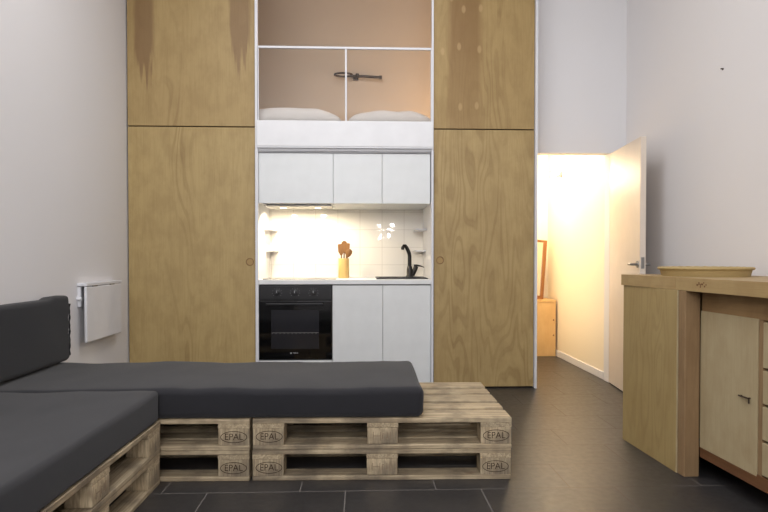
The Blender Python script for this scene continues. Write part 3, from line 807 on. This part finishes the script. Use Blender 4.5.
# flower-like hall lamp on the far wall
hl = thing('hall_wall_lamp', 'glowing wall lamp with glass petals in the hall', 'lamp', (2.059, 6.10, 1.885), (0,0,radians(-90)))
b = lathe(bmesh.new(), [(0,0.02),(0.03,0.018),(0.035,0)], 24, Matrix.Rotation(radians(90), 4, 'X')); finish('wall_plate', b, STEEL, hl, smooth=True, angle=40)
BULB = m_emit('bulb_glow', (1.0, 0.85, 0.6), 60)
PETAL = m_simple('frosted_petal_glass', srgb(250,244,230), 0.3)
for (bx, by, bz) in ((0.0,-0.095,-0.005),(0.05,-0.145,-0.085)):
    ar = finish('arm', tube(bmesh.new(), [(0,-0.01,0),(bx*0.5,by*0.6,bz*0.5-0.02),(bx,by,bz-0.03)], 0.005, 8), STEEL, hl, smooth=True, angle=50)
    b = lathe(bmesh.new(), [(0,0.026),(0.014,0.022),(0.02,0.008),(0.016,-0.01),(0.009,-0.022),(0.009,-0.03),(0,-0.03)], 20)
    finish('bulb', b, BULB, ar, (bx,by,bz), smooth=True)
for k in range(5):
    a = radians(20+k*36)
    bm = bmesh.new(); t_ = bmesh.new()
    prism(bm, [(0,-0.004),(0.03,-0.024),(0.07,-0.028),(0.105,-0.012),(0.11,0),(0.105,0.012),(0.07,0.028),(0.03,0.024),(0,0.004)], -0.0015, 0.0015,
          Matrix.Rotation(-a, 4, 'Y') @ Matrix.Translation((0.035,0,0)))
    finish('petal', bm, PETAL, hl, (0.0,-0.06,0.0))

# ------------------------------------------------------------------ lights
def area(name, loc, target, size, power, col=(1,1,1), sy=None, spread=None):
    L = bpy.data.lights.new(name, 'AREA'); L.energy = power; L.color = col
    L.size = size
    if sy: L.shape = 'RECTANGLE'; L.size_y = sy
    if spread: L.spread = spread
    o = bpy.data.objects.new(name, L); COL.objects.link(o); o.location = loc
    o.rotation_euler = (Vector(target)-Vector(loc)).to_track_quat('-Z','Y').to_euler()
    return o
def point(name, loc, power, col=(1,1,1), r=0.05):
    L = bpy.data.lights.new(name, 'POINT'); L.energy = power; L.color = col; L.shadow_soft_size = r
    o = bpy.data.objects.new(name, L); COL.objects.link(o); o.location = loc; return o
def spot(name, loc, target, power, col, r, ang, blend=0.5):
    L = bpy.data.lights.new(name, 'SPOT'); L.energy = power; L.color = col; L.shadow_soft_size = r
    L.spot_size = radians(ang); L.spot_blend = blend
    o = bpy.data.objects.new(name, L); COL.objects.link(o); o.location = loc
    o.rotation_euler = (Vector(target)-Vector(loc)).to_track_quat('-Z','Y').to_euler(); return o

WARM = (1.0, 0.86, 0.66); COOL = (0.97, 0.98, 1.0)
area('unseen_overhead_light', (0.1, 2.9, 3.70), (0.2, 2.7, 0), 1.1, 38, COOL, 1.1)
area('unseen_overhead_light', (-1.1, 2.6, 3.70), (0.6, 3.0, 1.0), 0.9, 26, COOL, 0.9)  # added fill from the upper left, brightens the right wall
area('room_rear_light', (-0.3, -2.45, 2.62), (0.3, 4.0, 1.3), 2.7, 112, COOL, 1.1)
for i, (x, z) in enumerate(((0.38,1.66),(0.62,1.68),(0.55,1.47),(0.40,1.43))):
    point('bulb_behind_viewer', (x, -1.2, z), 7.0, (1.0,0.97,0.93), 0.034)
for x in (-0.63, -0.35):
    spot('hood_spot', (x, 4.91, 1.435), (x, 5.02, 0.86), 27, (1.0,0.84,0.58), 0.02, 168, 0.5)
point('hall_bulb', (1.90, 6.05, 1.89), 13, WARM, 0.04)
point('hall_bulb', (1.85, 5.99, 1.79), 6, WARM, 0.04)
area('hall_overhead_fill', (1.70, 5.4, 2.27), (1.70, 5.4, 0), 0.5, 9, WARM)  # added overhead fill that evens out the hall, not a fitted lamp
area('hall_side_fill', (1.425, 5.75, 1.15), (2.06, 5.75, 1.15), 1.2, 6, WARM, 1.9)  # added fill hidden at the hall's left wall, lifts door and lower wall
point('loft_bedside_light', (1.05, 5.25, 2.30), 15, (1.0,0.68,0.38), 0.08)

w = bpy.data.worlds.new('world'); SC.world = w; w.use_nodes = True
w.node_tree.nodes['Background'].inputs[0].default_value = (0.5,0.5,0.52,1); w.node_tree.nodes['Background'].inputs[1].default_value = 0.3

GROUPS = {'wall_cabinet': 'white wall cabinets over the counter', 'base_cabinet': 'white base cabinets beside the oven',
          'side_shelf': 'small shelves on the recess side walls', 'sliding_panel': 'plywood panels flanking the kitchen',
          'white_pillow': 'pillows on the loft bed', 'wooden_spoon': 'utensils in the bamboo pot', 'wooden_spatula': 'utensils in the bamboo pot'}
for o in list(SC.objects):
    k = o.name.split('.')[0]
    if o.parent is None and k in GROUPS: o['group'] = GROUPS[k]
# ------------------------------------------------------------------ camera
cam = bpy.data.cameras.new('camera'); co = bpy.data.objects.new('camera', cam); COL.objects.link(co)
PITCH = radians(1.0)
cam.sensor_width = 36; cam.lens = 600/768*36; cam.clip_start = 0.05
co.location = (0, 0, 1.03)
co.rotation_euler = (radians(90)-PITCH, 0, -radians(2.2))
cam.shift_y = ((258+600*tan(PITCH))-256)/768
SC.camera = co
SC.view_settings.view_transform = 'Standard'
SC.view_settings.look = 'None'
SC.view_settings.exposure = 0.0
